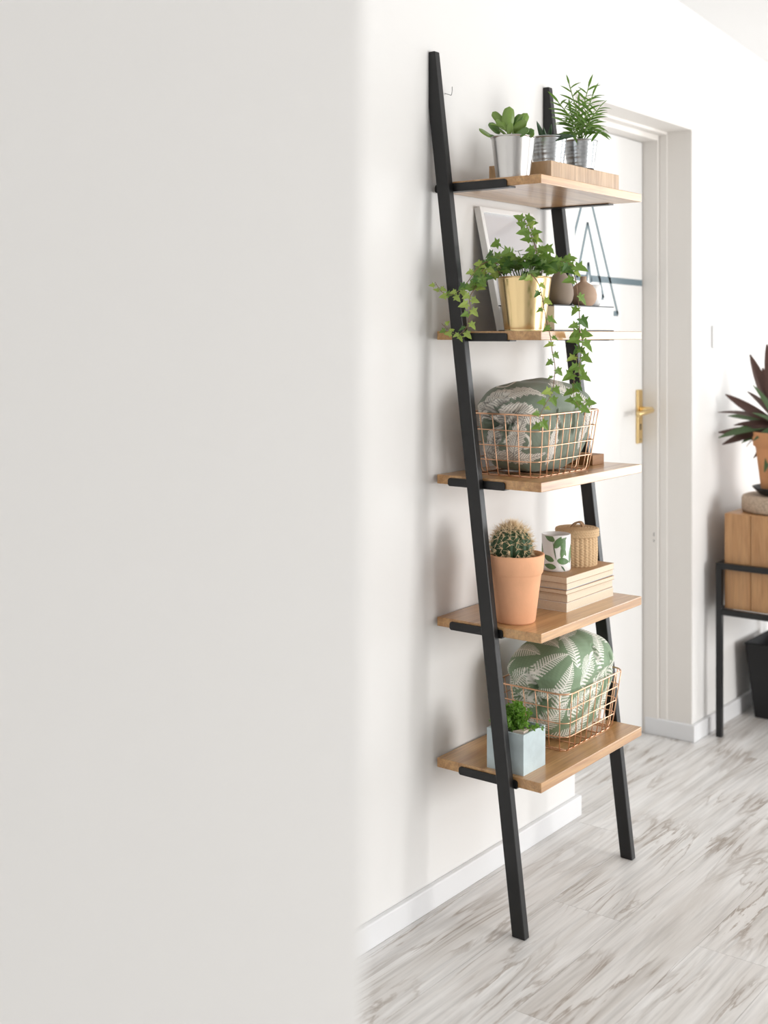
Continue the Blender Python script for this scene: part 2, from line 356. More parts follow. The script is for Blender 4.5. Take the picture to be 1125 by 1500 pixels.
# ------------------------------------------------------------------ ladder shelf
ladder = thing('ladder_shelf', (.25, 2.72, 0), 'black metal ladder shelf with five oak boards leaning on the wall', 'shelf')
YN0, YN1, YF0, YF1 = 2.440, 2.461, 2.984, 3.005
def xb(z): return .234*(1-z/1.925)
RW = .0345
poly = [(xb(0),0), (xb(0)+RW,0), (xb(2.06)+RW,2.06), (-.0004,2.06), (-.0004,1.925)]
for a, b in ((YN0, YN1), (YF0, YF1)):
    build(MB().prism_y(poly, a, b), 'rail', M['black'], ladder, bevel=.0022)
SZ = {1: (1.725, 1.746), 2: (1.367, 1.388), 3: (1.020, 1.042), 4: (.676, .698), 5: (.335, .358)}
SX0, SX1, SY0, SY1 = .008, .297, 2.4645, 2.981
for n in (1,2,3,4,5):
    z0, z1 = SZ[n]
    build(MB().box(SX0, SX1, SY0, SY1, z0, z1), 'shelf_board', M['oak'], ladder, bevel=.0015)
    # L brackets: upright flange at the board end, lip beneath the board
    c = xb(z0)+RW/2
    a0 = max(.004, c-.095); a1 = c+.155 if n == 1 else (c+.12 if n == 2 else c+.06)
    if n >= 3: a0 = c-(.085 if n == 3 else .122 if n == 4 else .137); a1 = c+(.075 if n == 3 else .027 if n == 4 else .025)
    if n == 2: a0 = c-.03; a1 = c+.123
    if n == 1: a0 = .004; a1 = c+.165
    for s in (0, 1):
        if s == 0: ya, yb_, la, lb = YN1-.0005, YN1+.0032, YN1, YN1+.028
        else: ya, yb_, la, lb = YF0-.0032, YF0+.0005, YF0-.028, YF0
        mb = MB(); r = .006; t = z0+.0165; bz = z0-.003
        mb.prism_y([(a0,bz+r*.6),(a0+r*.6,bz),(a1-r*.6,bz),(a1,bz+r*.6),(a1,t-r),(a1-r*.3,t-r*.3),(a1-r,t),(a0+r,t),(a0+r*.3,t-r*.3),(a0,t-r)], ya, yb_)
        mb.box(a0+.004, a1+(.008 if n < 3 else -.002), la, lb, bz, z0)
        br = build(mb, 'bracket', M['black'], ladder)
        if s == 0 and n == 3:
            mb = MB(); mb.lathe([(0,-.003),(.004,-.003),(.004,0)], ((a0+a1)/2, YN1+.016, bz), 10); build(mb, 'screw', M['black'], br)

# nail hook in the wall beside the rail
hp = on_x(652, 137, .0)
hk = build(MB().tube(smooth_path([(0,hp.y,hp.z),(.012,hp.y,hp.z-.004),(.018,hp.y,hp.z-.006),(.021,hp.y,hp.z+.002),(.021,hp.y,hp.z+.014)],3), .0012, 6), 'wall_hook', M['hook'], origin=(0,hp.y,hp.z))
tag(hk, 'tiny bent metal hook fixed in the wall beside the ladder top', 'hook')

# ------------------------------------------------------------------ generic leaf meshes (local +x along the leaf)
def leaf_mesh(name, m, L, W, prof, fold=.15, droop=.2, n=8, thick=0):
    vs = []; fs = []
    for i in range(n+1):
        t = i/n; wd = W*prof(t)/2; z = -droop*L*t*t; xx = L*(t-.12*droop*t*t)
        vs += [(xx, -wd, z+fold*wd), (xx, 0, z), (xx, wd, z+fold*wd)]
    for i in range(n):
        a = 3*i; fs += [(a, a+1, a+4, a+3), (a+1, a+2, a+5, a+4)]
    if thick:
        k = len(vs); bot = [(x_, y_*.93, z_-thick*(1-(2*j/ (3*n+2)-1)**4)) for j, (x_, y_, z_) in enumerate(vs)]
        vs += bot; fs += [tuple(reversed([i+k for i in f])) for f in fs[:2*n]]
        for i in range(n):
            a = 3*i; fs += [(a, a+3, a+3+k, a+k), (a+2, a+2+k, a+5+k, a+5)]
    return MB().add(vs, fs, True).mesh(name, m)
lance = lambda t: max(.02, (math.sin(PI*min(1, t*.93+.05))**.8)*(1-.35*t))
oval = lambda t: max(.05, math.sqrt(max(0, 1-(2*(t*.94+.03)-1.05)**2)) if t < .99 else .05)
def rim_pot(thing_, c, rb, rt, h, m, th=.0022, rings=(), lip=.0018, foot=0, name='pot', seg=56):
    prof = [(0, .0), (rb, .0)]; N = 26
    for i in range(N+1):
        z = h*i/N; r = rb+(rt-rb)*i/N
        for zc, a in rings: r += a*math.exp(-((z-zc)/.0022)**2)
        prof.append((r, z))
    prof += [(rt+lip, h), (rt+lip*1.2, h+lip), (rt, h+lip*1.6), (rt-th, h), (rt-th-.001, h-.02), (rb, h*.5), (0, h*.5)]
    if rings:
        pass
    return build(MB().lathe(prof, c, seg), name, m, thing_)
def soil_disc(thing_, c, r, z): 
    return build(MB().lathe([(0, z+.003), (r*.5, z+.002), (r, z-.002), (r, z-.01), (0, z-.01)], c, 28), 'soil', M['soil'], thing_)

# ------------------------------------------------------------------ top board: slab and three small pots
Z1 = SZ[1][1]
slab = build(MB().box(.075, .25, 2.592, 2.945, Z1, 1.795), 'wooden_slab', M['slab'], bevel=.001, origin=(.16, 2.77, Z1))
tag(slab, 'thick rough-sawn wooden slab lying under two galvanised pots on the top board', 'wood slab')
# jade plant
c = (.187, 2.522, Z1); jd = thing('potted_jade_plant', c, 'jade succulent with thick round leaves in a smooth steel pot', 'potted plant')
rim_pot(jd, c, .040, .0515, .098, M['steel']); build(MB().lathe([(0,0),(.036,0),(.036,.006),(0,.006)], (c[0], c[1], c[2]-.0), 32), 'foot', M['white'], jd)
soil_disc(jd, c, .049, .09)
jl = [leaf_mesh('jade_leaf', M[k], 1, .50, oval, fold=.12, droop=d, thick=.09, n=10) for k, d in (('jade', .1), ('jade', -.15), ('jade_b', .15))]
top = Vector(c)+Vector((0, 0, .092))
def jleaf(px, py, qx, qy, yy, L=None, v=0, roll=0, face=.5):
    a = on_y(px, py, c[1]+yy); b = on_y(qx, qy, c[1]+yy-.012*face)
    d = b-a; side = Vector((.79, .6, 0))
    up = Vector((.35, -.8, .45))
    inst('leaf', jl[v], jd, frame_mtx(a, d, up, d.length*1.04, roll))
for args in [((742,193),(746,157),0,0,.2),((738,182),(723,166),.0,1,-.3),((741,190),(728,174),-.01,0,.2),((750,190),(762,168),.012,2,.1),
             ((755,190),(772,168),.02,0,1.0),((752,188),(773,180),.0,1,.4),((745,198),(748,180),-.034,0,0),((732,196),(718,178),-.005,2,.3),
             ((738,186),(720,180),-.012,0,1.1),((722,201),(702,192),-.015,1,.8),((757,200),(772,188),-.03,2,.2),((762,201),(780,192),-.01,2,.9),
             ((752,196),(764,186),.01,1,.9),((728,203),(718,196),-.03,2,.6),((768,203),(781,195),.0,0,.5)]:
    (a, b), (p, q), yy, v, roll = args; jleaf(a, b, p, q, yy, v=v, roll=roll)
mb = MB()
for qx, qy, yy in ((742,184,0),(752,186,.01),(732,190,-.01),(760,192,.0)):
    mb.tube(smooth_path([top+Vector((0,yy,0)), (top+on_y(qx,qy,c[1]+yy))/2, on_y(qx,qy,c[1]+yy)], 4), .0032, 6)
build(mb, 'stem', M['stemg'], jd)
# galvanised pots
ZS = 1.795
ribs = tuple((.030+.0085*i, .0011) for i in range(4))+((.008, .0009), (.016, .0009))
def zinc_pot(t, c, rb, rt, h): rim_pot(t, c, rb, rt, h, M['zinc'], rings=ribs); soil_disc(t, c, rt-.004, h-.01)
c2 = (.190, 2.684, ZS); al = thing('potted_aloe', c2, 'small dark aloe in a ribbed galvanised pot behind the jade plant', 'potted plant', 'galvanised pots on the slab')
zinc_pot(al, c2, .036, .0445, .068)
am = leaf_mesh('aloe_leaf', M['aloe'], 1, .46, lambda t: (1-t)**.75+.01, fold=.35, droop=.22, thick=.05)
am2 = leaf_mesh('aloe_leaf', M['aloe'], 1, .40, lambda t: (1-t)**.7+.01, fold=.35, droop=-.25, thick=.05)
for (a, b), (p, q), yy, me, sc in [((798,208),(786,182),-.01,am2,1.08),((801,208),(812,184),.0,am2,1.05),((804,207),(836,193),-.015,am,1.05),((800,206),(795,186),.01,am2,1),((800,207),(776,200),.02,am,1)]:
    A = on_y(a, b, c2[1]+yy); B = on_y(p, q, c2[1]+yy-.01); inst('leaf', me, al, frame_mtx(A, B-A, (.3,-.7,.6), (B-A).length*sc))
c3 = (.222, 2.79, ZS); pa = thing('potted_parlour_palm', c3, 'feathery parlour palm in a ribbed galvanised pot', 'potted plant', 'galvanised pots on the slab')
zinc_pot(pa, c3, .033, .0415, .070)
pmesh = [leaf_mesh('palm_leaflet', M['palm'], 1, .21, lance, fold=.3, droop=d) for d in (.18, .4)]
fronds = [((850,206),(846,170),(834,124)), ((853,206),(853,165),(862,128)), ((851,206),(840,178),(818,150)), ((856,206),(862,180),(878,158)),
          ((852,206),(856,185),(872,186)), ((849,206),(843,188),(826,178)), ((854,206),(866,190),(880,196)), ((852,206),(850,180),(848,152)), ((850,206),(856,176),(868,140)), ((851,206),(858,192),(866,172)), ((849,206),(841,192),(836,164)), ((853,206),(846,196),(834,196))]
for i, pts in enumerate(fronds):
    yo = [-.012,.012,-.02,.01,-.025,.0,.004,.02,.0,-.02,.012,-.02][i]
    path = smooth_path([on_y(px, py, c3[1]+yo*(j*.9)) for j, (px, py) in enumerate(pts)], 8)
    build(MB().tube(path, .0014, 5), 'frond_stem', M['stemg'], pa)
    n = len(path)
    for j in range(5, n, 1):
        p = path[j]; t = (path[min(j+1, n-1)]-path[j-1]).normalized(); s = 1 if j % 2 else -1
        side = Vector((VR.x, VR.y, 0))*s
        if j == n-1: d = t
        else: d = (t*.75+side*(.95)+Vector((random.uniform(-.2,.2), random.uniform(-.3,.3), random.uniform(-.1,.25))))
        inst('leaflet', pmesh[j % 2], pa, frame_mtx(p, d, (.3*random.uniform(-1,1)+.2,-.55,.6), random.uniform(.028,.044)*(1.15-.4*abs(j/n-.55))))

# ------------------------------------------------------------------ second board: picture, ivy, book, vases
Z2 = SZ[2][1]
pf = thing('picture_frame', (.07, 2.77, Z2), 'white picture frame with pale grey print leaning on the wall behind the ivy', 'picture')
FW0, FW1, FH, FT = 2.639, 2.904, .320, .018
lean = math.asin(.0683/.320); R = Matrix.Translation((.068, 0, Z2-.0002)) @ Matrix.Rotation(-lean, 4, 'Y')
def fbox(x0, x1, y0, y1, z0, z1, name, m, par, bev=.001):
    mb = MB().box(x0, x1, y0, y1, z0, z1); mb.v = [tuple(R @ Vector(v)) for v in mb.v]; return build(mb, name, m, par, bevel=bev)
bw = .014
fbox(0, FT, FW0, FW0+bw, 0, FH, 'frame_side', M['frame'], pf); fbox(0, FT, FW1-bw, FW1, 0, FH, 'frame_side', M['frame'], pf)
fbox(0, FT, FW0+bw, FW1-bw, FH-bw, FH, 'frame_rail', M['frame'], pf); fbox(0, FT, FW0+bw, FW1-bw, 0, bw, 'frame_rail', M['frame'], pf)
pp = fbox(.003, .010, FW0+bw, FW1-bw, bw, FH-bw, 'print_sheet', M['print'], pf, 0)

# ivy
ci = (.205, 2.545, Z2); ivy = thing('potted_ivy', ci, 'trailing green ivy in a brushed gold pot', 'potted plant')
rim_pot(ivy, ci, .0475, .064, .127, M['gold'], lip=.001); soil_disc(ivy, ci, .060, .117)
def ivy_leaf(name, m, rot=0):
    # five pointed lobes, stalk at origin, tip at +x; folded along the midrib
    half = [(0,0),(-.15,.13),(-.20,.38),(.05,.29),(.19,.60),(.34,.29),(.60,.23),(1.0,0)]
    vs = [(.18,0,-.03)]+[(x_, y_, .22*abs(y_)-.12*x_*x_) for x_, y_ in half]+[(x_, -y_, .22*abs(y_)-.12*x_*x_) for x_, y_ in half[1:-1]]
    ring = list(range(1, 9))+list(range(14, 8, -1))
    fs = [(0, ring[i], ring[(i+1) % len(ring)]) for i in range(len(ring))]
    return MB().add(vs, fs, False).mesh(name, m)
IV = [ivy_leaf('ivy_leaf', M[k]) for k in ('ivy_a', 'ivy_b', 'ivy_c')]
def put_ivy(p, d, up, sc, v):
    m_ = frame_mtx(p, d, up, sc, random.uniform(-.4, .4)); q = [m_ @ u.co for u in IV[v].vertices]
    lo = [min(a[k] for a in q) for k in range(3)]; hi = [max(a[k] for a in q) for k in range(3)]; sh = Vector((0,0,0))
    if lo[1] < 2.46 and hi[1] > 2.436 and lo[0] < .30 and (hi[2] > 1.36 and lo[2] < 1.395 or lo[0] < xb(lo[2])+RW+.004): sh.y = 2.436-hi[1]   # before the rail and the board end
    elif hi[1] > 2.462 and lo[0] < .300 and lo[2] < 1.389 and hi[2] > 1.362: sh.x = .300-lo[0]                                                           # before the board's front edge
    inst('leaf', IV[v], ivy, Matrix.Translation(sh) @ m_)
CAMV = lambda p: (CAM-p).normalized()
def strand(pts, leaves, v, sc=(.017, .026), r=.0013, m='stem'):
    path = smooth_path(pts, 8); n = len(path)
    build(MB().tube(path, r, 5, taper=[1-.55*i/n for i in range(n)]), 'stem', M[m], ivy)
    for k in range(leaves):
        t = (k+.6)/leaves*(n-1); i = int(t); p = path[min(i, n-1)]
        tt = (path[min(i+1, n-1)]-path[max(i-1, 0)]).normalized()
        s = 1 if k % 2 else -1; side = Vector((VR.x, VR.y, 0))*s
        d = side*random.uniform(.6, 1)+tt*random.uniform(.1, .7)+Vector((random.uniform(-.2,.2), random.uniform(-.5,.0), random.uniform(-.6,.15)))
        q = p+d.normalized()*.007
        build(MB().tube([p, q], .0006, 4), 'leaf_stalk', M['stemg'], ivy)
        up = CAMV(p)*random.uniform(.7,1)+Vector((random.uniform(-.4,.4), random.uniform(-.3,.3), random.uniform(.1,.6)))
        vv = v if random.random() < .7 else random.choice((0, 1, 2))
        f = 1.0-.45*k/leaves
        put_ivy(q, d, up, random.uniform(*sc)*(f if v == 2 else 1), vv)
# left trailing strands pass in front of the near rail
strand([on_y(735,404,2.50), on_y(718,384,2.455), on_y(700,392,2.435), on_y(684,414,2.425), on_y(664,431,2.42), on_y(648,428,2.42), on_y(637,413,2.42)], 17, 2, (.020,.028))
strand([on_y(733,404,2.505), on_y(715,398,2.465), on_y(697,420,2.44), on_y(688,437,2.425), on_y(689,456,2.42), on_y(684,478,2.42), on_y(672,490,2.42), on_y(660,486,2.425), on_y(647,474,2.425)], 20, 2, (.020,.029))
strand([on_y(738,404,2.51), on_y(728,386,2.47), on_y(712,390,2.45), on_y(700,408,2.44), on_y(690,424,2.43)], 11, 0, (.020,.028))
# front trailing strands hang past the board edge
strand([on_x(772,404,.235), on_x(778,402,.27), on_x(789,416,.285), on_x(795,440,.30), on_x(800,468,.306), on_x(806,492,.308), on_x(809,515,.31), on_x(813,538,.31), on_x(811,562,.31), on_x(808,577,.31), on_x(798,594,.31), on_x(791,611,.31), on_x(796,625,.31)], 23, 0, (.013,.024))
strand([on_x(806,402,.262), on_x(826,384,.30), on_x(841,402,.318), on_x(847,440,.32), on_x(849,470,.32), on_x(848,492,.32), on_x(846,515,.32), on_x(843,540,.32), on_x(840,566,.32), on_x(841,582,.32), on_x(851,597,.32), on_x(857,586,.32)], 22, 0, (.020,.032))
strand([on_x(848,480,.32), on_x(853,500,.325), on_x(851,520,.33), on_x(848,545,.33), on_x(852,572,.33)], 7, 0, (.024,.034))
strand([on_y(776,403,2.55), on_y(786,372,2.55), on_y(780,350,2.545), on_y(773,334,2.54), on_y(766,316,2.54)], 18, 0, (.020,.029))
strand([on_y(790,403,2.54), on_y(808,382,2.53), on_y(826,384,2.52), on_y(842,390,2.51)], 10, 0, (.024,.034))
# crown over the pot
for k in range(84):
    px = random.gauss(770, 32); px = min(832, max(706, px)); py = 393-abs(random.gauss(0, 15))+abs(px-768)*.10
    yy = ci[1]+random.uniform(-.06, .05); p = on_y(px, py, yy)
    base = Vector((ci[0], ci[1], ci[2]+.118)); d = (p-base)
    hd = Vector((d.x, d.y, 0)); d2 = hd.normalized()*1.0+Vector((0,0,random.uniform(-.6,.2)))
    if k % 2 == 0: build(MB().tube(smooth_path([base+hd*.3, base+d*.6+Vector((0,0,.012)), p], 4), .0008, 4), 'leaf_stalk', M['stemg'], ivy)
    up = CAMV(p)*.7+Vector((0,0,random.uniform(.2,.9)))
    put_ivy(p-d2.normalized()*.006, d2, up, random.uniform(.024, .034), 1 if (py > 385 or random.random() < .3) else 0)

# white book and vases
bk = thing('large_white_book', (.17, 2.765, Z2), 'thick white book with dark cover edges lying under the vases', 'book')
build(MB().box(.095, .248, 2.611, 2.915, Z2+.0025, 1.4495), 'page_block', M['whitebook'], bk, bevel=.001)
for a, b in ((Z2, Z2+.0025), (1.4495, 1.452)):
    o = build(MB().box(.093, .2485, 2.607, 2.919, a, b), 'cover', M['coverd'], bk)
ZB = 1.452
def vase(name, c, prof, m, label, grp='bud vases on the white book'):
    mb = MB().lathe(prof, c, 44); return tag(build(mb, name, m, origin=c), label, 'vase', grp)
def vprof(R, h, rn, nh):
    p = [(0, 0), (R*.55, 0)]
    for i in range(1, 16):
        t = i/15; r = R*math.sin(PI*(.20+.66*t))**.9 if t < 1 else rn
        p.append((max(rn, r), h*t))
    p += [(rn, h+nh*.4), (rn*1.05, h+nh), (rn*.75, h+nh), (rn*.7, h-.005), (0, h-.005)]
    return p
vase('bud_vase', (.216, 2.695, ZB), [(0,0),(.021,0),(.026,.004),(.031,.014),(.0335,.026),(.033,.038),(.029,.052),(.022,.067),(.014,.079),(.008,.087),(.0055,.093),(.0055,.097),(.004,.097),(.004,.085),(0,.08)], M['vaseg'], 'grey-brown teardrop vase half hidden by ivy leaves')
vase('bud_vase', (.232, 2.785, ZB), [(0,0),(.021,0),(.028,.006),(.0335,.018),(.034,.028),(.030,.042),(.022,.052),(.012,.058),(.0085,.061),(.008,.066),(.0085,.074),(.007,.074),(.006,.06),(0,.055)], M['vaset'], 'tan round vase with a short straight neck')
cp = MB().lathe([(0,0),(.016,0),(.021,.006),(.024,.025),(.023,.045),(.021,.056),(.019,.056),(.020,.04),(0,.012)], (.211, 2.872, ZB), 36)
tag(build(cp, 'small_pot', M['white'], origin=(.211,2.872,ZB)), 'small white glazed pot standing behind the tan vase', 'pot')

# ------------------------------------------------------------------ wire baskets
def rrect(x0, x1, y0, y1, r, z, n=6):
    out = []
    for cx, cy, a in ((x1-r, y0+r, -PI/2), (x1-r, y1-r, 0), (x0+r, y1-r, PI/2), (x0+r, y0+r, PI)):
        for i in range(n+1): out.append(Vector((cx+r*math.cos(a+PI/2*i/n), cy+r*math.sin(a+PI/2*i/n), z)))
    return out
def wire_basket(x0, x1, y0, y1, z0, h, label, fx=.018, fy=.022):
    t = thing('wire_basket', ((x0+x1)/2, (y0+y1)/2, z0), label, 'basket', 'copper wire baskets')
    r = .0014
    def ring(f, rr=.024): return rrect(x0-fx*f, x1+fx*f, y0-fy*f, y1+fy*f, rr+.01*f, z0+r+h*f)
    build(MB().tube(ring(1), .0021, 8, True), 'rim_wire', M['copper'], t)
    for f in (.74, .49, .25): build(MB().tube(ring(f), r, 6, True), 'wire_ring', M['copper'], t)
    build(MB().tube(rrect(x0+.006, x1-.006, y0+.006, y1-.006, .02, z0+r), r, 6, True), 'wire_ring', M['copper'], t)
    def upright(bx, by, ox, oy):      # rises from the base ring, rounding outwards
        pts = [(bx-ox*.012, by-oy*.012, z0+r*1.0), (bx-ox*.004, by-oy*.004, z0+r+.001), (bx, by, z0+.007)]
        pts += [(bx+ox*fx*f if ox else bx+(bx-(x0+x1)/2)/((x1-x0)/2)*fx*f*.9, by+oy*fy*f if oy else by+(by-(y0+y1)/2)/((y1-y0)/2)*fy*f*.9, z0+r+h*f) for f in (.25, .5, .75, 1)]
        build(MB().tube(pts, r, 6), 'upright_wire', M['copper'], t)
    ny, nx = 9, 6
    for i in range(ny):
        y = y0+.018+(y1-y0-.036)*i/(ny-1); upright(x1, y, 1, 0); upright(x0, y, -1, 0)
        if i % 2 == 0: build(MB().tube([(x0+.008, y, z0+r), (x1-.008, y, z0+r)], r*.9, 6), 'base_wire', M['copper'], t)
    for i in range(nx):
        x = x0+.016+(x1-x0-.032)*i/(nx-1); upright(x, y0, 0, -1); upright(x, y1, 0, 1)
    return t

# ------------------------------------------------------------------ printed cushions
def cushion(c, hx, hy, hz, ztop_shift, label, style, NU=620, NV=300, taper=.1, lean=(0,0), creases=(), motifs=()):
    u = np.linspace(0, 2*PI, NU, endpoint=False); v = np.linspace(-PI/2, PI/2, NV)
    U, V = np.meshgrid(u, v)
    sp = lambda a, e: np.sign(a)*np.abs(a)**e
    e1, e2 = .74, .60
    cu, su, cv, sv = sp(np.cos(U), e2), sp(np.sin(U), e2), sp(np.cos(V), e1), sp(np.sin(V), .80)
    cv = np.where(V < 0, sp(np.cos(V), .42), cv)
    X = hx*cv*cu; Y = hy*cv*su; Zz = hz*sv
    bl = np.clip((Zz-.02)/.035, 0, 1); bl = 1+.115*bl*bl*(3-2*bl); X *= bl; Y *= bl
    # lower half is squarer, upper half is domed
    dome = np.where(Zz > 0, 1-.10*(Zz/hz)**2, 1.0)
    X *= dome*(1+taper*Zz/hz*(Zz < 0)); Y *= dome*(1+taper*Zz/hz*(Zz < 0))
    X += lean[0]*Zz; Y += lean[1]*Zz
    P = np.stack([X, Y, Zz], -1).reshape(-1, 3)
    # normals (approx.) from the superquadric gradient
    N = np.stack([X/hx**2, Y/hy**2, Zz/hz**2], -1).reshape(-1, 3); N /= np.linalg.norm(N, axis=1, keepdims=True)+1e-9
    # soft rumples
    ph = RNG.uniform(0, 6.28, 12)
    d = np.zeros(len(P))
    for i in range(6):
        k = RNG.normal(0, 1, 3)*38; d += .0011*np.sin(P@k+ph[i])
    for i in range(5):
        k = RNG.normal(0, 1, 3)*90; d += .0004*np.sin(P@k+ph[6+i])
    for (a, b, dep, wd) in creases:              # grooves between two surface points
        a = np.array(a)*(hx, hy, hz); b = np.array(b)*(hx, hy, hz); ab = b-a; L = np.linalg.norm(ab); ab = ab/L
        rel = P-a; s = rel@ab; perp = rel-np.outer(np.clip(s, 0, L), ab)
        perp += np.outer(.006*np.sin(s*70+a[0]*300), np.cross(ab, (0.577, .577, .577)))
        q = np.linalg.norm(perp, axis=1); wloc_ = wd*(.45+.55*np.sin(np.clip(s/L, 0, 1)*PI))
        dep = dep*2.3; wloc_ = wloc_*.75
        d -= dep*np.exp(-(q/wloc_)**2); d += dep*.12*np.exp(-((q-2.0*wloc_)/wloc_)**2)
    P2 = P+N*d[:, None]
    # print
    if style == 'fern': base = np.array([.215, .315, .195]); ink = np.array([.86, .86, .80])
    else: base = np.array([.175, .215, .165]); ink = np.array([.74, .71, .65])
    mask = np.zeros(len(P)); hatch = np.zeros(len(P))
    for (dirn, ang, L, W, kind) in motifs:
        dn = np.array(dirn, float); dn /= np.linalg.norm(dn)
        S_ = P/np.array([hx, hy, hz]); S_ /= np.linalg.norm(S_, axis=1, keepdims=True)+1e-9
        i0 = int(np.argmax(S_@dn)); p0 = P[i0]; n0 = N[i0]
        t1 = np.cross((0, 0, 1.0), n0) if abs(n0[2]) < .9 else np.cross((1.0, 0, 0), n0); t1 /= np.linalg.norm(t1); t2 = np.cross(n0, t1)
        e = math.cos(ang)*t1+math.sin(ang)*t2; f = np.cross(n0, e)
        rel = P-p0; s = rel@e+L/2; t = rel@f; ok = (np.abs(rel@n0) < .06) & (N@n0 > .15)
        t = t+.10*(s-L/2)**2/L*8*.3
        x = np.clip(s/L, 0, 1); at = np.abs(t); inside = ok & (s > 0) & (s < L)
        if kind == 'fern':
            wd = W*np.sin(PI*np.clip(x*.86+.14, 0, 1))**.9*(1-.25*x)
            p = .0098*(1-.35*x); fr = np.mod((s-at*.55)/p+(t > 0)*.5, 1.0); lw = .70*(1-.45*np.clip(at/np.maximum(wd, 1e-4), 0, 1))
            sub = .5+.5*np.sin(at*1500); m_ = inside & (at < wd) & (np.abs(fr-.5) < lw/2*(.8+.35*sub)); m_ |= inside & (at < .0011)
            mask = np.maximum(mask, m_*1.0)
        elif kind == 'plume':                      # broad hatched plume with pale body
            wd = W*np.sin(PI*x**.8)**.7
            m_ = inside & (at < wd*(.86+.14*np.sin(s*420+t*60))); mask = np.maximum(mask, m_*1.0)
            h_ = m_ & ((np.mod((s-at*.9)/.0065, 1.0) < .26) & (at > wd*.12)); h_ |= m_ & (at < .0010); h_ |= m_ & (at > wd*.80)&(np.mod(s/.004,1)<.5)
            hatch = np.maximum(hatch, h_*1.0)
        elif kind == 'curl':                       # thin curling tail
            rr = np.hypot(s-L/2, t); th = np.arctan2(t, s-L/2)
            m_ = ok & (np.abs(rr-L*.28-.006*th) < .0032); mask = np.maximum(mask, m_*1.0)
    mot = .5+.5*np.sin(P@np.array([420, 310, 377]))*np.sin(P@np.array([-290, 410, 333]))
    Cc = base[None]*(.93+.12*mot[:, None]); Cc = Cc*(1-mask[:, None])+ink[None]*mask[:, None]
    Cc = Cc*(1-.62*hatch[:, None])
    col = np.ones((len(P), 4), np.float32); col[:, :3] = Cc
    # faces
    idx = np.arange(NU*NV).reshape(NV, NU); a = idx[:-1]; b = np.roll(idx, -1, 1)[:-1]; cc = np.roll(idx, -1, 1)[1:]; dd = idx[1:]
    F = np.stack([a, b, cc, dd], -1).reshape(-1, 4)
    me = bpy.data.meshes.new('cushion'); me.vertices.add(len(P)); me.vertices.foreach_set('co', P2.astype(np.float32).ravel())
    me.loops.add(F.size); me.loops.foreach_set('vertex_index', F.astype(np.int32).ravel())
    me.polygons.add(len(F)); me.polygons.foreach_set('loop_start', np.arange(0, F.size, 4, dtype=np.int32))
    me.update(calc_edges=True); me.polygons.foreach_set('use_smooth', np.ones(len(F), bool))
    at_ = me.color_attributes.new('print', 'FLOAT_COLOR', 'POINT'); at_.data.foreach_set('color', col.ravel())
    me.materials.append(M['fabric']); me.validate(); me.update()
    o = link('cushion', me); o.location = c
    return tag(o, label, 'cushion', 'cushions in wire baskets')

Z3 = SZ[3][1]; Z5 = SZ[5][1]
wire_basket(.066, .247, 2.528, 2.803, Z3, .148, 'copper wire basket holding the plume-print cushion beneath the ivy')
wire_basket(.063, .240, 2.678, 2.942, Z5, .146, 'copper wire basket on the lowest board behind the pale blue pot')
cr3 = [((-.5,-1,-.1),(.6,-1,.5),.010,.010), ((-.7,-1,.4),(.2,-1,-.1),.009,.008), ((-.2,-1,-.6),(.7,-1,.0),.008,.009), ((-.9,-1,-.3),(-.2,-1,.15),.010,.009),
       ((.3,-1,.1),(.75,-1,.55),.008,.010), ((-.6,-1,.75),(.5,-.8,.55),.006,.010), ((1,-.4,.4),(1,-.2,-.8),.004,.007), ((1,.1,.5),(1,.0,-.8),.004,.007),
       ((1,.5,.6),(1,.35,-.8),.005,.008), ((.8,.75,.75),(1,.8,-.3),.006,.010), ((1,-.7,.2),(1,-.55,-.8),.004,.006), ((.2,.1,1),(1,.3,.4),.003,.008)]
for i in range(12):
    a_, b_ = random.uniform(-.8,.7), random.uniform(-.6,.6); cr3.append(((a_,-1,b_),(a_+random.uniform(.25,.6),-1,b_+random.uniform(-.35,.5)),.007,.0075))
mo3 = [((.1,-.9,.75),.35,.17,.030,'plume'), ((.6,-1,.35),-.25,.12,.026,'plume'), ((-.2,-1,-.1),1.2,.10,.020,'plume'), ((.4,-1,-.25),1.35,.13,.022,'plume'),
       ((.3,-1,-.75),.1,.14,.022,'plume'), ((-.6,-1,-.6),.6,.10,.022,'plume'), ((1,-.45,-.3),1.4,.13,.020,'plume'), ((1,.25,.8),-.6,.16,.024,'fern'),
       ((1,.55,.0),1.1,.13,.018,'plume'), ((.6,.1,1),.5,.13,.022,'fern'), ((-.4,-.7,1),.1,.08,.03,'curl'), ((.55,-1,-.35),0,.06,.03,'curl'), ((-.9,-1,.3),.9,.10,.022,'plume')]
cushion((.156, 2.679, Z3+.1150), .098, .160, .1125, 0, 'sage cushion with cream plume print and gathered folds', 'plume', creases=cr3, motifs=mo3, lean=(.05,-.02), taper=.10)
cr5 = [((-.3,-1,.1),(.5,-1,-.1),.010,.009), ((.1,-1,-.35),(.9,-1,.15),.010,.009), ((-.1,-1,.45),(.3,-1,.0),.009,.010), ((.2,-1,-.2),(.6,-1,-.75),.008,.009),
       ((-.9,-1,.0),(-.1,-1,-.2),.009,.009), ((.9,.1,.95),(1,.2,-.1),.006,.009), ((1,.55,.7),(1,.5,-.6),.005,.009), ((1,-.5,.1),(1,-.4,-.8),.003,.008)]
mo5 = []
for i in range(46):                     # fronds scattered evenly over the cloth
    zz = 1-2*(i+.5)/46; ph_ = i*2.39996; rr_ = math.sqrt(1-zz*zz)
    mo5.append(((rr_*math.cos(ph_), rr_*math.sin(ph_), zz), random.uniform(.3, 1.6), random.uniform(.095, .135), random.uniform(.021, .029), 'fern'))
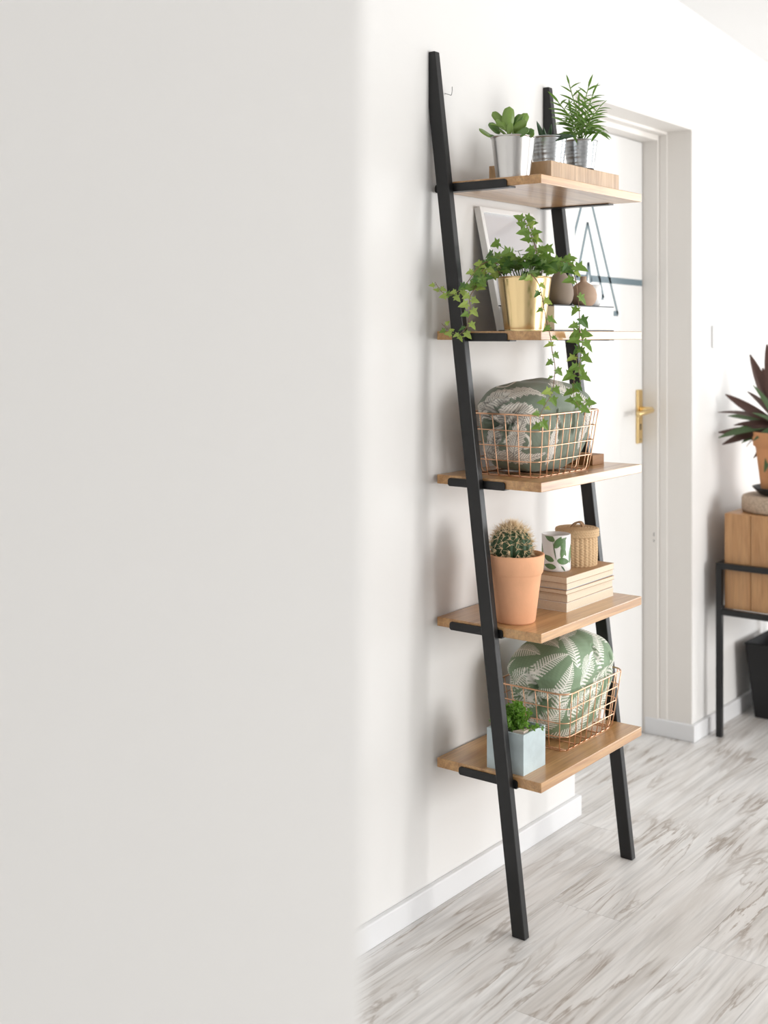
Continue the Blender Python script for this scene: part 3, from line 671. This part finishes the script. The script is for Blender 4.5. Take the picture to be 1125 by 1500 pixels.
cushion((.150, 2.816, Z5+.1310), .097, .152, .1275, 0, 'green cushion with white fern leaf print', 'fern', creases=cr5, motifs=mo5, lean=(.06,.0), taper=.10)
blk = build(MB().box(.12, .212, 2.872, 2.935, Z3, Z3+.026), 'wooden_block', M['blockw'], bevel=.001, origin=(.165,2.9,Z3))
tag(blk, 'small brown wooden block behind the basket on the middle board', 'wood block')

# ------------------------------------------------------------------ fourth board: cactus, books, cup, straw box
Z4 = SZ[4][1]
cc_ = (.181, 2.542, Z4); cac = thing('potted_cactus', cc_, 'round spiny cactus in a tall terracotta pot', 'potted plant')
prof = [(0,0),(.046,0),(.048,.004),(.0615,.112),(.0635,.116),(.0662,.120),(.0695,.158),(.0690,.161),(.0670,.1615),(.0630,.161),(.0610,.148),(.0590,.120),(.05,.12),(0,.12)]
build(MB().lathe(prof, cc_, 64), 'pot', M['terracotta'], cac)
build(MB().lathe([(0,.142),(.04,.141),(.0605,.139),(.0605,.130),(0,.130)], cc_, 32), 'soil', M['soil'], cac)
NR = 17; cb = Vector((cc_[0]-.010, cc_[1], cc_[2]+.176)); CR = .0465
prof = [(CR*math.cos(a)+1e-5, CR*1.02*math.sin(a)) for a in np.linspace(-PI/2*.85, PI/2, 26)]
build(MB().lathe(prof, cb, NR*6, rf=lambda t, i: 1+.075*(abs(math.cos(t*NR/2))*2-1)), 'cactus_body', M['cactus'], cac)
mb = MB()
for k in range(NR):
    th = 2*PI*k/NR
    for j in range(8):
        a = math.radians(-38+j*17+ (6 if k % 2 else 0)); n = Vector((math.cos(a)*math.cos(th), math.cos(a)*math.sin(th), math.sin(a)))
        p = cb+n*CR*1.06
        for q in range(10 if j < 5 else 12):
            d = (n*random.uniform(.35,1.0)+Vector((random.gauss(0,.6), random.gauss(0,.6), random.gauss(0,.6)))).normalized()
            L = random.uniform(.011, .020)*(1.25 if j > 4 else 1)
            s1 = d.orthogonal().normalized()*.00075; s2 = d.cross(s1).normalized()*.00075
            mb.add([p+s1, p-s1*.5+s2, p-s1*.5-s2, p+d*L], [(0,1,3),(1,2,3),(2,0,3)])
        # woolly areole
        for q in range(4):
            v = Vector((random.gauss(0,1), random.gauss(0,1), random.gauss(0,1))).normalized()*.0022
            w_ = v.orthogonal().normalized()*.0022; mb.add([p+v, p-v+w_*.5, p+w_, p+n*.0025], [(0,1,3),(1,2,3),(2,0,3),(0,2,1)])
sp = build(mb, 'spines', M['spine'], cac); sp['kind'] = 'stuff'
# paperbacks
BX0, BX1, BY0, BY1 = .105, .234, 2.696, 2.945
books = [(.022, 'cover', 0, 0, 0, 'cream paperback at the bottom of the stack under the straw box'),
         (.021, 'coverk', -.003, .004, .9, 'paperback with brown cover, second from the bottom of the stack'),
         (.010, 'coverk', .002, -.002, -.6, 'thin brown paperback in the middle of the book stack'),
         (.016, 'coverb', -.002, .003, .5, 'paperback with a blue cover edge, second from the top of the stack'),
         (.0165, 'coverk', .001, .0, -.3, 'brown paperback at the top of the stack under the cup')]
z = Z4
for th, cv, dx, dy, rot, lab in books:
    ctr = Vector(((BX0+BX1)/2+dx, (BY0+BY1)/2+dy, z)); b = thing('paperback_book', ctr, lab, 'book', 'paperbacks stacked on the fourth board')
    b.rotation_euler = (0, 0, math.radians(rot)); hx, hy = (BX1-BX0)/2, (BY1-BY0)/2
    pg = MB()
    pg.box(-hx+.002, hx-.0006, -hy+.0006, hy-.0006, .0009, th-.0009); me = pg.mesh('page_block', M['paper']); link('page_block', me, b)
    for a, e in ((0, .0009), (th-.0009, th)):
        link('cover', MB().box(-hx, hx, -hy, hy, a, e).mesh('cover', M[cv]), b)
    link('spine', MB().box(-hx-.0008, -hx+.002, -hy, hy, 0, th).mesh('spine', M[cv]), b)
    z += th
ZK = z
# printed cup
cu_ = (.163, 2.770, ZK); cup = thing('printed_cup', cu_, 'white tumbler with green leaf print standing on the books', 'cup')
CRR, CH = .0365, .092
build(MB().lathe([(0,0),(CRR-.003,0),(CRR-.0005,.003),(CRR,.006),(CRR,CH-.001),(CRR-.0012,CH),(CRR-.003,CH-.001),(CRR-.0032,.02),(0,.02)], cu_, 72), 'cup_body', M['white'], cup)
def cup_leaf(th0, z0, ang, L, W, m):
    vs = []; fs = []; n = 14; rows = 5
    for i in range(n+1):
        t = i/n; wd = W*math.sin(PI*min(1, t**.8))**.85
        for j in range(rows):
            s = (j/(rows-1)-.5)*wd; a = t*L; lx = a*math.cos(ang)-s*math.sin(ang); lz = a*math.sin(ang)+s*math.cos(ang)
            th = th0+lx/CRR; zz = min(CH-.002, max(.003, z0+lz)); r = CRR+.0005
            vs.append((cu_[0]+r*math.cos(th), cu_[1]+r*math.sin(th), cu_[2]+zz))
    for i in range(n):
        for j in range(rows-1): a = i*rows+j; fs.append((a, a+1, a+rows+1, a+rows))
    build(MB().add(vs, fs, True), 'printed_leaf', M[m], cup)
VT = -PI/2+HEAD*0+math.atan2(-1, 0)*0   # direction faced by the camera from the cup
tv = math.atan2(CAM.y-cu_[1], CAM.x-cu_[0])
for dth, z0, ang, L, W, m in [(.0,.030,1.75,.050,.0028,'leafprintd'),(-.10,.078,2.6,.036,.016,'leafprint'),(-.1,.060,1.05,.034,.017,'leafprint'),(.35,.034,1.35,.052,.013,'leafprint'),
                              (.72,.040,2.0,.042,.010,'leafprint'),(.05,.030,-.15,.036,.017,'leafprint'),(-.15,.028,2.75,.034,.014,'leafprint'),(.0,.012,3.0,.034,.014,'leafprint'),
                              (.35,.016,-.9,.02,.004,'leafprintd'),(.1,.07,.6,.03,.012,'leafprint'),(1.1,.02,1.4,.05,.014,'leafprint'),(-1.2,.03,1.7,.04,.013,'leafprint')]:
    cup_leaf(tv+dth, z0, ang, L, W, m)
# straw box with lid
sb = (.166, 2.874, ZK); st = thing('woven_straw_box', sb, 'round woven straw box with lid and knot handle', 'basket')
rows = 22; prof = []
BR = .0515
for i in range(rows*5+1):
    t = i/(rows*5); prof.append((BR*(.95+.03*math.sin(PI*t)), .078*t))
def weave(t, i): return 1+.055*abs(math.sin(t*13))+.022*math.sin(t*26+PI*(i//5))*abs(math.sin(i*PI/5))
build(MB().lathe([(0,0)]+prof+[(0,.078)], sb, 156, rf=weave), 'basket_body', M['wicker'], st)
lp = [(BR*.9,.074),(BR*1.05,.074)]
for i in range(1, 17): 
    z_ = .074+.019*i/16; lp.append((BR*1.07+.0016*abs(math.sin(i*PI/5)), z_))
for i in range(1, 31): lp.append((BR*1.07*(1-i/30)+1e-4, .0935+.0016*abs(math.sin(i*PI/4))+.003*(i/30)))
lid = build(MB().lathe(lp, sb, 156, rf=lambda t, i: 1+.016*math.sin(t*48+i*.9)), 'lid', M['wicker'], st)
mb = MB(); hpz = sb[2]+.0955
for o_ in (-.0045, 0, .0045):
    mb.tube(smooth_path([(sb[0]-.012+o_*.3, sb[1]-.010+o_, hpz-.003), (sb[0]-.004, sb[1]-.003+o_, hpz+.010), (sb[0]+.008, sb[1]+.006+o_, hpz+.012), (sb[0]+.014, sb[1]+.012+o_, hpz-.003)], 5), .0028, 6)
build(mb, 'knot_handle', M['wickerd'], lid)

# ------------------------------------------------------------------ lowest board: pale blue square pot with herb
hp_ = (.190, 2.530, Z5); hb = thing('potted_herb', hp_, 'fine-leaved green herb in a square pale blue pot', 'potted plant')
x0, x1, y0, y1, h_, t_ = .141, .241, 2.480, 2.580, .0945, .0045
mb = MB(); mb.box(x0, x1, y0, y1, Z5, Z5+.006); mb.box(x0, x0+t_, y0, y1, Z5+.006, Z5+h_); mb.box(x1-t_, x1, y0, y1, Z5+.006, Z5+h_)
mb.box(x0+t_, x1-t_, y0, y0+t_, Z5+.006, Z5+h_); mb.box(x0+t_, x1-t_, y1-t_, y1, Z5+.006, Z5+h_)
build(mb, 'pot', M['bluepot'], hb)
build(MB().box(x0+t_, x1-t_, y0+t_, y1-t_, Z5+.006, Z5+.078), 'soil', M['soil'], hb)
mb = MB(); mb.hexa([(x1-.032,y0+.009,Z5+.07),(x1-.010,y0+.014,Z5+.07),(x1-.012,y0+.055,Z5+.07),(x1-.014,y0+.055,Z5+.07),(x1-.034,y0+.0075,Z5+.097),(x1-.007,y0+.013,Z5+.099),(x1-.009,y0+.056,Z5+.098),(x1-.011,y0+.056,Z5+.097)])
build(mb, 'paper_liner', M['liner'], hb)
mb = MB(); ms = MB(); cen = Vector((.192, 2.530, Z5+.083))
for k in range(80):
    a = random.uniform(0, 2*PI); rr = abs(random.gauss(0, .6)); el = random.uniform(.5, 1.3)
    tip = cen+Vector((math.cos(a)*.046*rr, math.sin(a)*.046*rr, .014+.056*random.uniform(.4, 1.0)*math.exp(-.4*rr*rr)))
    b0 = cen+Vector((math.cos(a)*.012*rr, math.sin(a)*.012*rr, -.008)); path = smooth_path([b0, (b0+tip)/2+Vector((0,0,.006)), tip], 5)
    ms.tube(path, .0006, 3)
    for j in range(2, len(path)):
        for s in range(4):
            p = path[j]; d = Vector((random.gauss(0,1), random.gauss(0,1), random.gauss(.2,.6))).normalized(); L = random.uniform(.006, .011)
            q = d.orthogonal().normalized()*L*.28; up = d.cross(q).normalized()*L*.1
            mb.add([p, p+d*L*.45+q+up, p+d*L, p+d*L*.45-q+up], [(0,1,2,3)], False)
f_ = build(mb, 'foliage', M['herb'], hb); f_['kind'] = 'stuff'
f_ = build(ms, 'stems', M['stemg'], hb); f_['kind'] = 'stuff'

# ------------------------------------------------------------------ plant stand beyond the door
PX0, PX1, PY0, PY1 = .044, .46, 4.080, 4.66
ps = thing('plant_stand', (.25, 4.37, 0), 'black metal stand holding a wooden crate against the wall', 'plant stand')
t = .020
for xx in (PX0, PX1-t):
    for yy in (PY0, PY1-t): build(MB().box(xx, xx+t, yy, yy+t, 0, .597), 'leg', M['black'], ps, bevel=.001)
for zz in (.420, .577):
    for yy in (PY0, PY1-t): build(MB().box(PX0+t, PX1-t, yy, yy+t, zz, zz+t), 'crossbar', M['black'], ps, bevel=.001)
    for xx in (PX0, PX1-t): build(MB().box(xx, xx+t, PY0+t, PY1-t, zz, zz+t), 'crossbar', M['black'], ps, bevel=.001)
cr = thing('wooden_crate', (.25, 4.37, .44), 'wooden crate with upright boards set in the black metal stand', 'crate')
CX0, CX1, CY0, CY1, CZ0, CZ1 = .066, .438, 4.1015, 4.6385, .4405, .767
n = 4; wbd = (CX1-CX0)/n
for i in range(n):
    for yy in (CY0, CY1-.018): build(MB().box(CX0+i*wbd+.0006, CX0+(i+1)*wbd-.0006, yy, yy+.018, CZ0, CZ1), 'board', M['crate'], cr, bevel=.0025)
n = 5; wbd = (CY1-CY0-.036)/n
for i in range(n):
    for xx in (CX0, CX1-.018): build(MB().box(xx, xx+.018, CY0+.018+i*wbd+.0006, CY0+.018+(i+1)*wbd-.0006, CZ0, CZ1), 'board', M['crate'], cr, bevel=.0025)
for i in range(n): build(MB().box(CX0+.018, CX1-.018, CY0+.018+i*wbd+.0006, CY0+.018+(i+1)*wbd-.0006, CZ1-.020, CZ1), 'lid_board', M['crate'], cr, bevel=.001)
build(MB().box(CX0+.018, CX1-.018, CY0+.018, CY1-.018, CZ0, CZ0+.012), 'crate_floor', M['crate'], cr)
dc = (.225, 4.262, CZ1); RD = .150
pd = [(0,0),(RD-.012,0),(RD-.003,.004),(RD,.012),(RD,.045),(RD-.004,.053),(RD-.014,.057),(0,.057)]
ds = build(MB().lathe(pd, dc, 64), 'cork_disc', M['cork'], origin=dc); tag(ds, 'thick round speckled cork disc on the wooden crate', 'trivet')
sa_ = (dc[0], dc[1], dc[2]+.057)
sc_ = build(MB().lathe([(0,0),(.082,0),(.090,.004),(.112,.024),(.115,.028),(.112,.029),(.088,.008),(0,.007)], sa_, 56), 'saucer', M['binb'], origin=sa_); tag(sc_, 'black saucer under the terracotta pot with dark foliage', 'saucer')
pc = (dc[0], dc[1], sa_[2]+.0075); pp_ = thing('potted_oyster_plant', pc, 'purple-brown lance-leaved plant in a terracotta pot on the cork disc', 'potted plant')
build(MB().lathe([(0,0),(.080,0),(.084,.006),(.103,.155),(.105,.160),(.1115,.163),(.115,.208),(.113,.212),(.108,.212),(.104,.19),(.10,.17),(0,.17)], pc, 56), 'pot', M['pot_old'], pp_)
build(MB().lathe([(0,.196),(.09,.194),(.103,.19),(.103,.18),(0,.18)], pc, 30), 'soil', M['soil'], pp_)
lm = {k: leaf_mesh('lance_leaf', M[m_], 1, .165, lambda t_: max(.03, math.sin(PI*min(1, t_*.90+.08))**.75), fold=.35, droop=d_, n=10) for k, m_, d_ in (('p', 'purple', .25), ('g', 'purpleg', .2), ('f', 'purple', -.05), ('d', 'purple', .5))}
hub = Vector(pc)+Vector((0,0,.235))
for (px, py), yy, k, rt in [((1098,521),.0,'f',0),((1118,540),.05,'f',0),((1058,586),-.04,'p',0),((1063,578),.06,'f',0),((1052,630),-.03,'g',0),((1050,656),-.05,'d',0),((1083,645),-.06,'g',0),
                        ((1087,655),.0,'d',0),((1102,684),-.09,'d',0),((1117,686),-.13,'g',0),((1100,562),.03,'p',0),((1112,560),-.05,'g',0),((1104,638),-.12,'g',0),((1077,614),-.10,'p',0),((1125,505),0,'f',0),((1084,640),.05,'p',0),((1066,600),.0,'g',0),((1072,628),-.08,'p',0),((1092,590),-.06,'p',0),((1108,600),-.10,'g',0),((1056,645),-.02,'p',0)]:
    tip = on_y(px, py, hub.y+yy); tip = on_x(px, py, .035) if tip.x < .035 else tip; d = tip-hub
    st_ = hub+Vector((d.x, d.y, 0)).normalized()*.03+Vector((0,0,-.02 if k == 'd' else 0)); d = tip-st_
    if k == 'd': d = d+Vector((0,0,.30*d.length))
    inst('leaf', lm[k], pp_, frame_mtx(st_, d, (.35,random.uniform(-.9,-.3),.5), d.length*1.0, random.uniform(-.5,.5)))
for k in range(26):      # leaves on the far and right sides
    a = random.uniform(-1.5, 1.7)+.4; el = random.uniform(-.15, .65); L = random.uniform(.17, .26)
    d = Vector((math.cos(a)*math.cos(el), math.sin(a)*math.cos(el), math.sin(el)))
    inst('leaf', lm[random.choice('pgf')], pp_, frame_mtx(hub+Vector((d.x, d.y, 0))*.03, d, (0,-.2,1), L, random.uniform(-.5,.5)))
bpy.context.view_layer.update()
for o in pp_.children:
    if o.name.startswith('leaf'):
        mx = min((o.matrix_world @ u.co).x for u in o.data.vertices)
        if mx < .004: o.location.x += .004-mx
build(MB().lathe([(0,.18),(.030,.18),(.026,.215),(.018,.245),(0,.25)], pc, 16), 'stem', M['purpleg'], pp_)
bn = thing('waste_bin', (.17, 4.48, 0), 'black tapered bin on the floor under the plant stand', 'bin')
def frus(x0,x1,y0,y1,z0,X0,X1,Y0,Y1,z1): return MB().hexa([(x0,y0,z0),(x1,y0,z0),(x1,y1,z0),(x0,y1,z0),(X0,Y0,z1),(X1,Y0,z1),(X1,Y1,z1),(X0,Y1,z1)])
mb = frus(.070,.275,4.375,4.575,.0,.072,.273,4.377,4.573,.006)
for q in (((.070,4.375),(.275,4.375),(.043,4.350),(.302,4.350)), ):
    pass
def wallq(a, b, A, B, off):   # inclined side wall of the bin with thickness
    ox, oy = off
    return MB().hexa([(a[0],a[1],.0),(b[0],b[1],.0),(b[0]+ox,b[1]+oy,.0),(a[0]+ox,a[1]+oy,.0),(A[0],A[1],.268),(B[0],B[1],.268),(B[0]+ox,B[1]+oy,.268),(A[0]+ox,A[1]+oy,.268)])
b4 = [(.070,4.375),(.275,4.375),(.275,4.575),(.070,4.575)]; t4 = [(.043,4.350),(.302,4.350),(.302,4.600),(.043,4.600)]
for i, off in enumerate(((0,.004),(-.004,0),(0,-.004),(.004,0))):
    w_ = wallq(b4[i], b4[(i+1)%4], t4[i], t4[(i+1)%4], off); mb.add(w_.v, w_.f)
build(mb, 'bin_body', M['binb'], bn)
mb = MB(); mb.tube([(p[0], p[1], .268) for p in t4], .0035, 6, True); build(mb, 'bin_rim', M['binb'], bn)
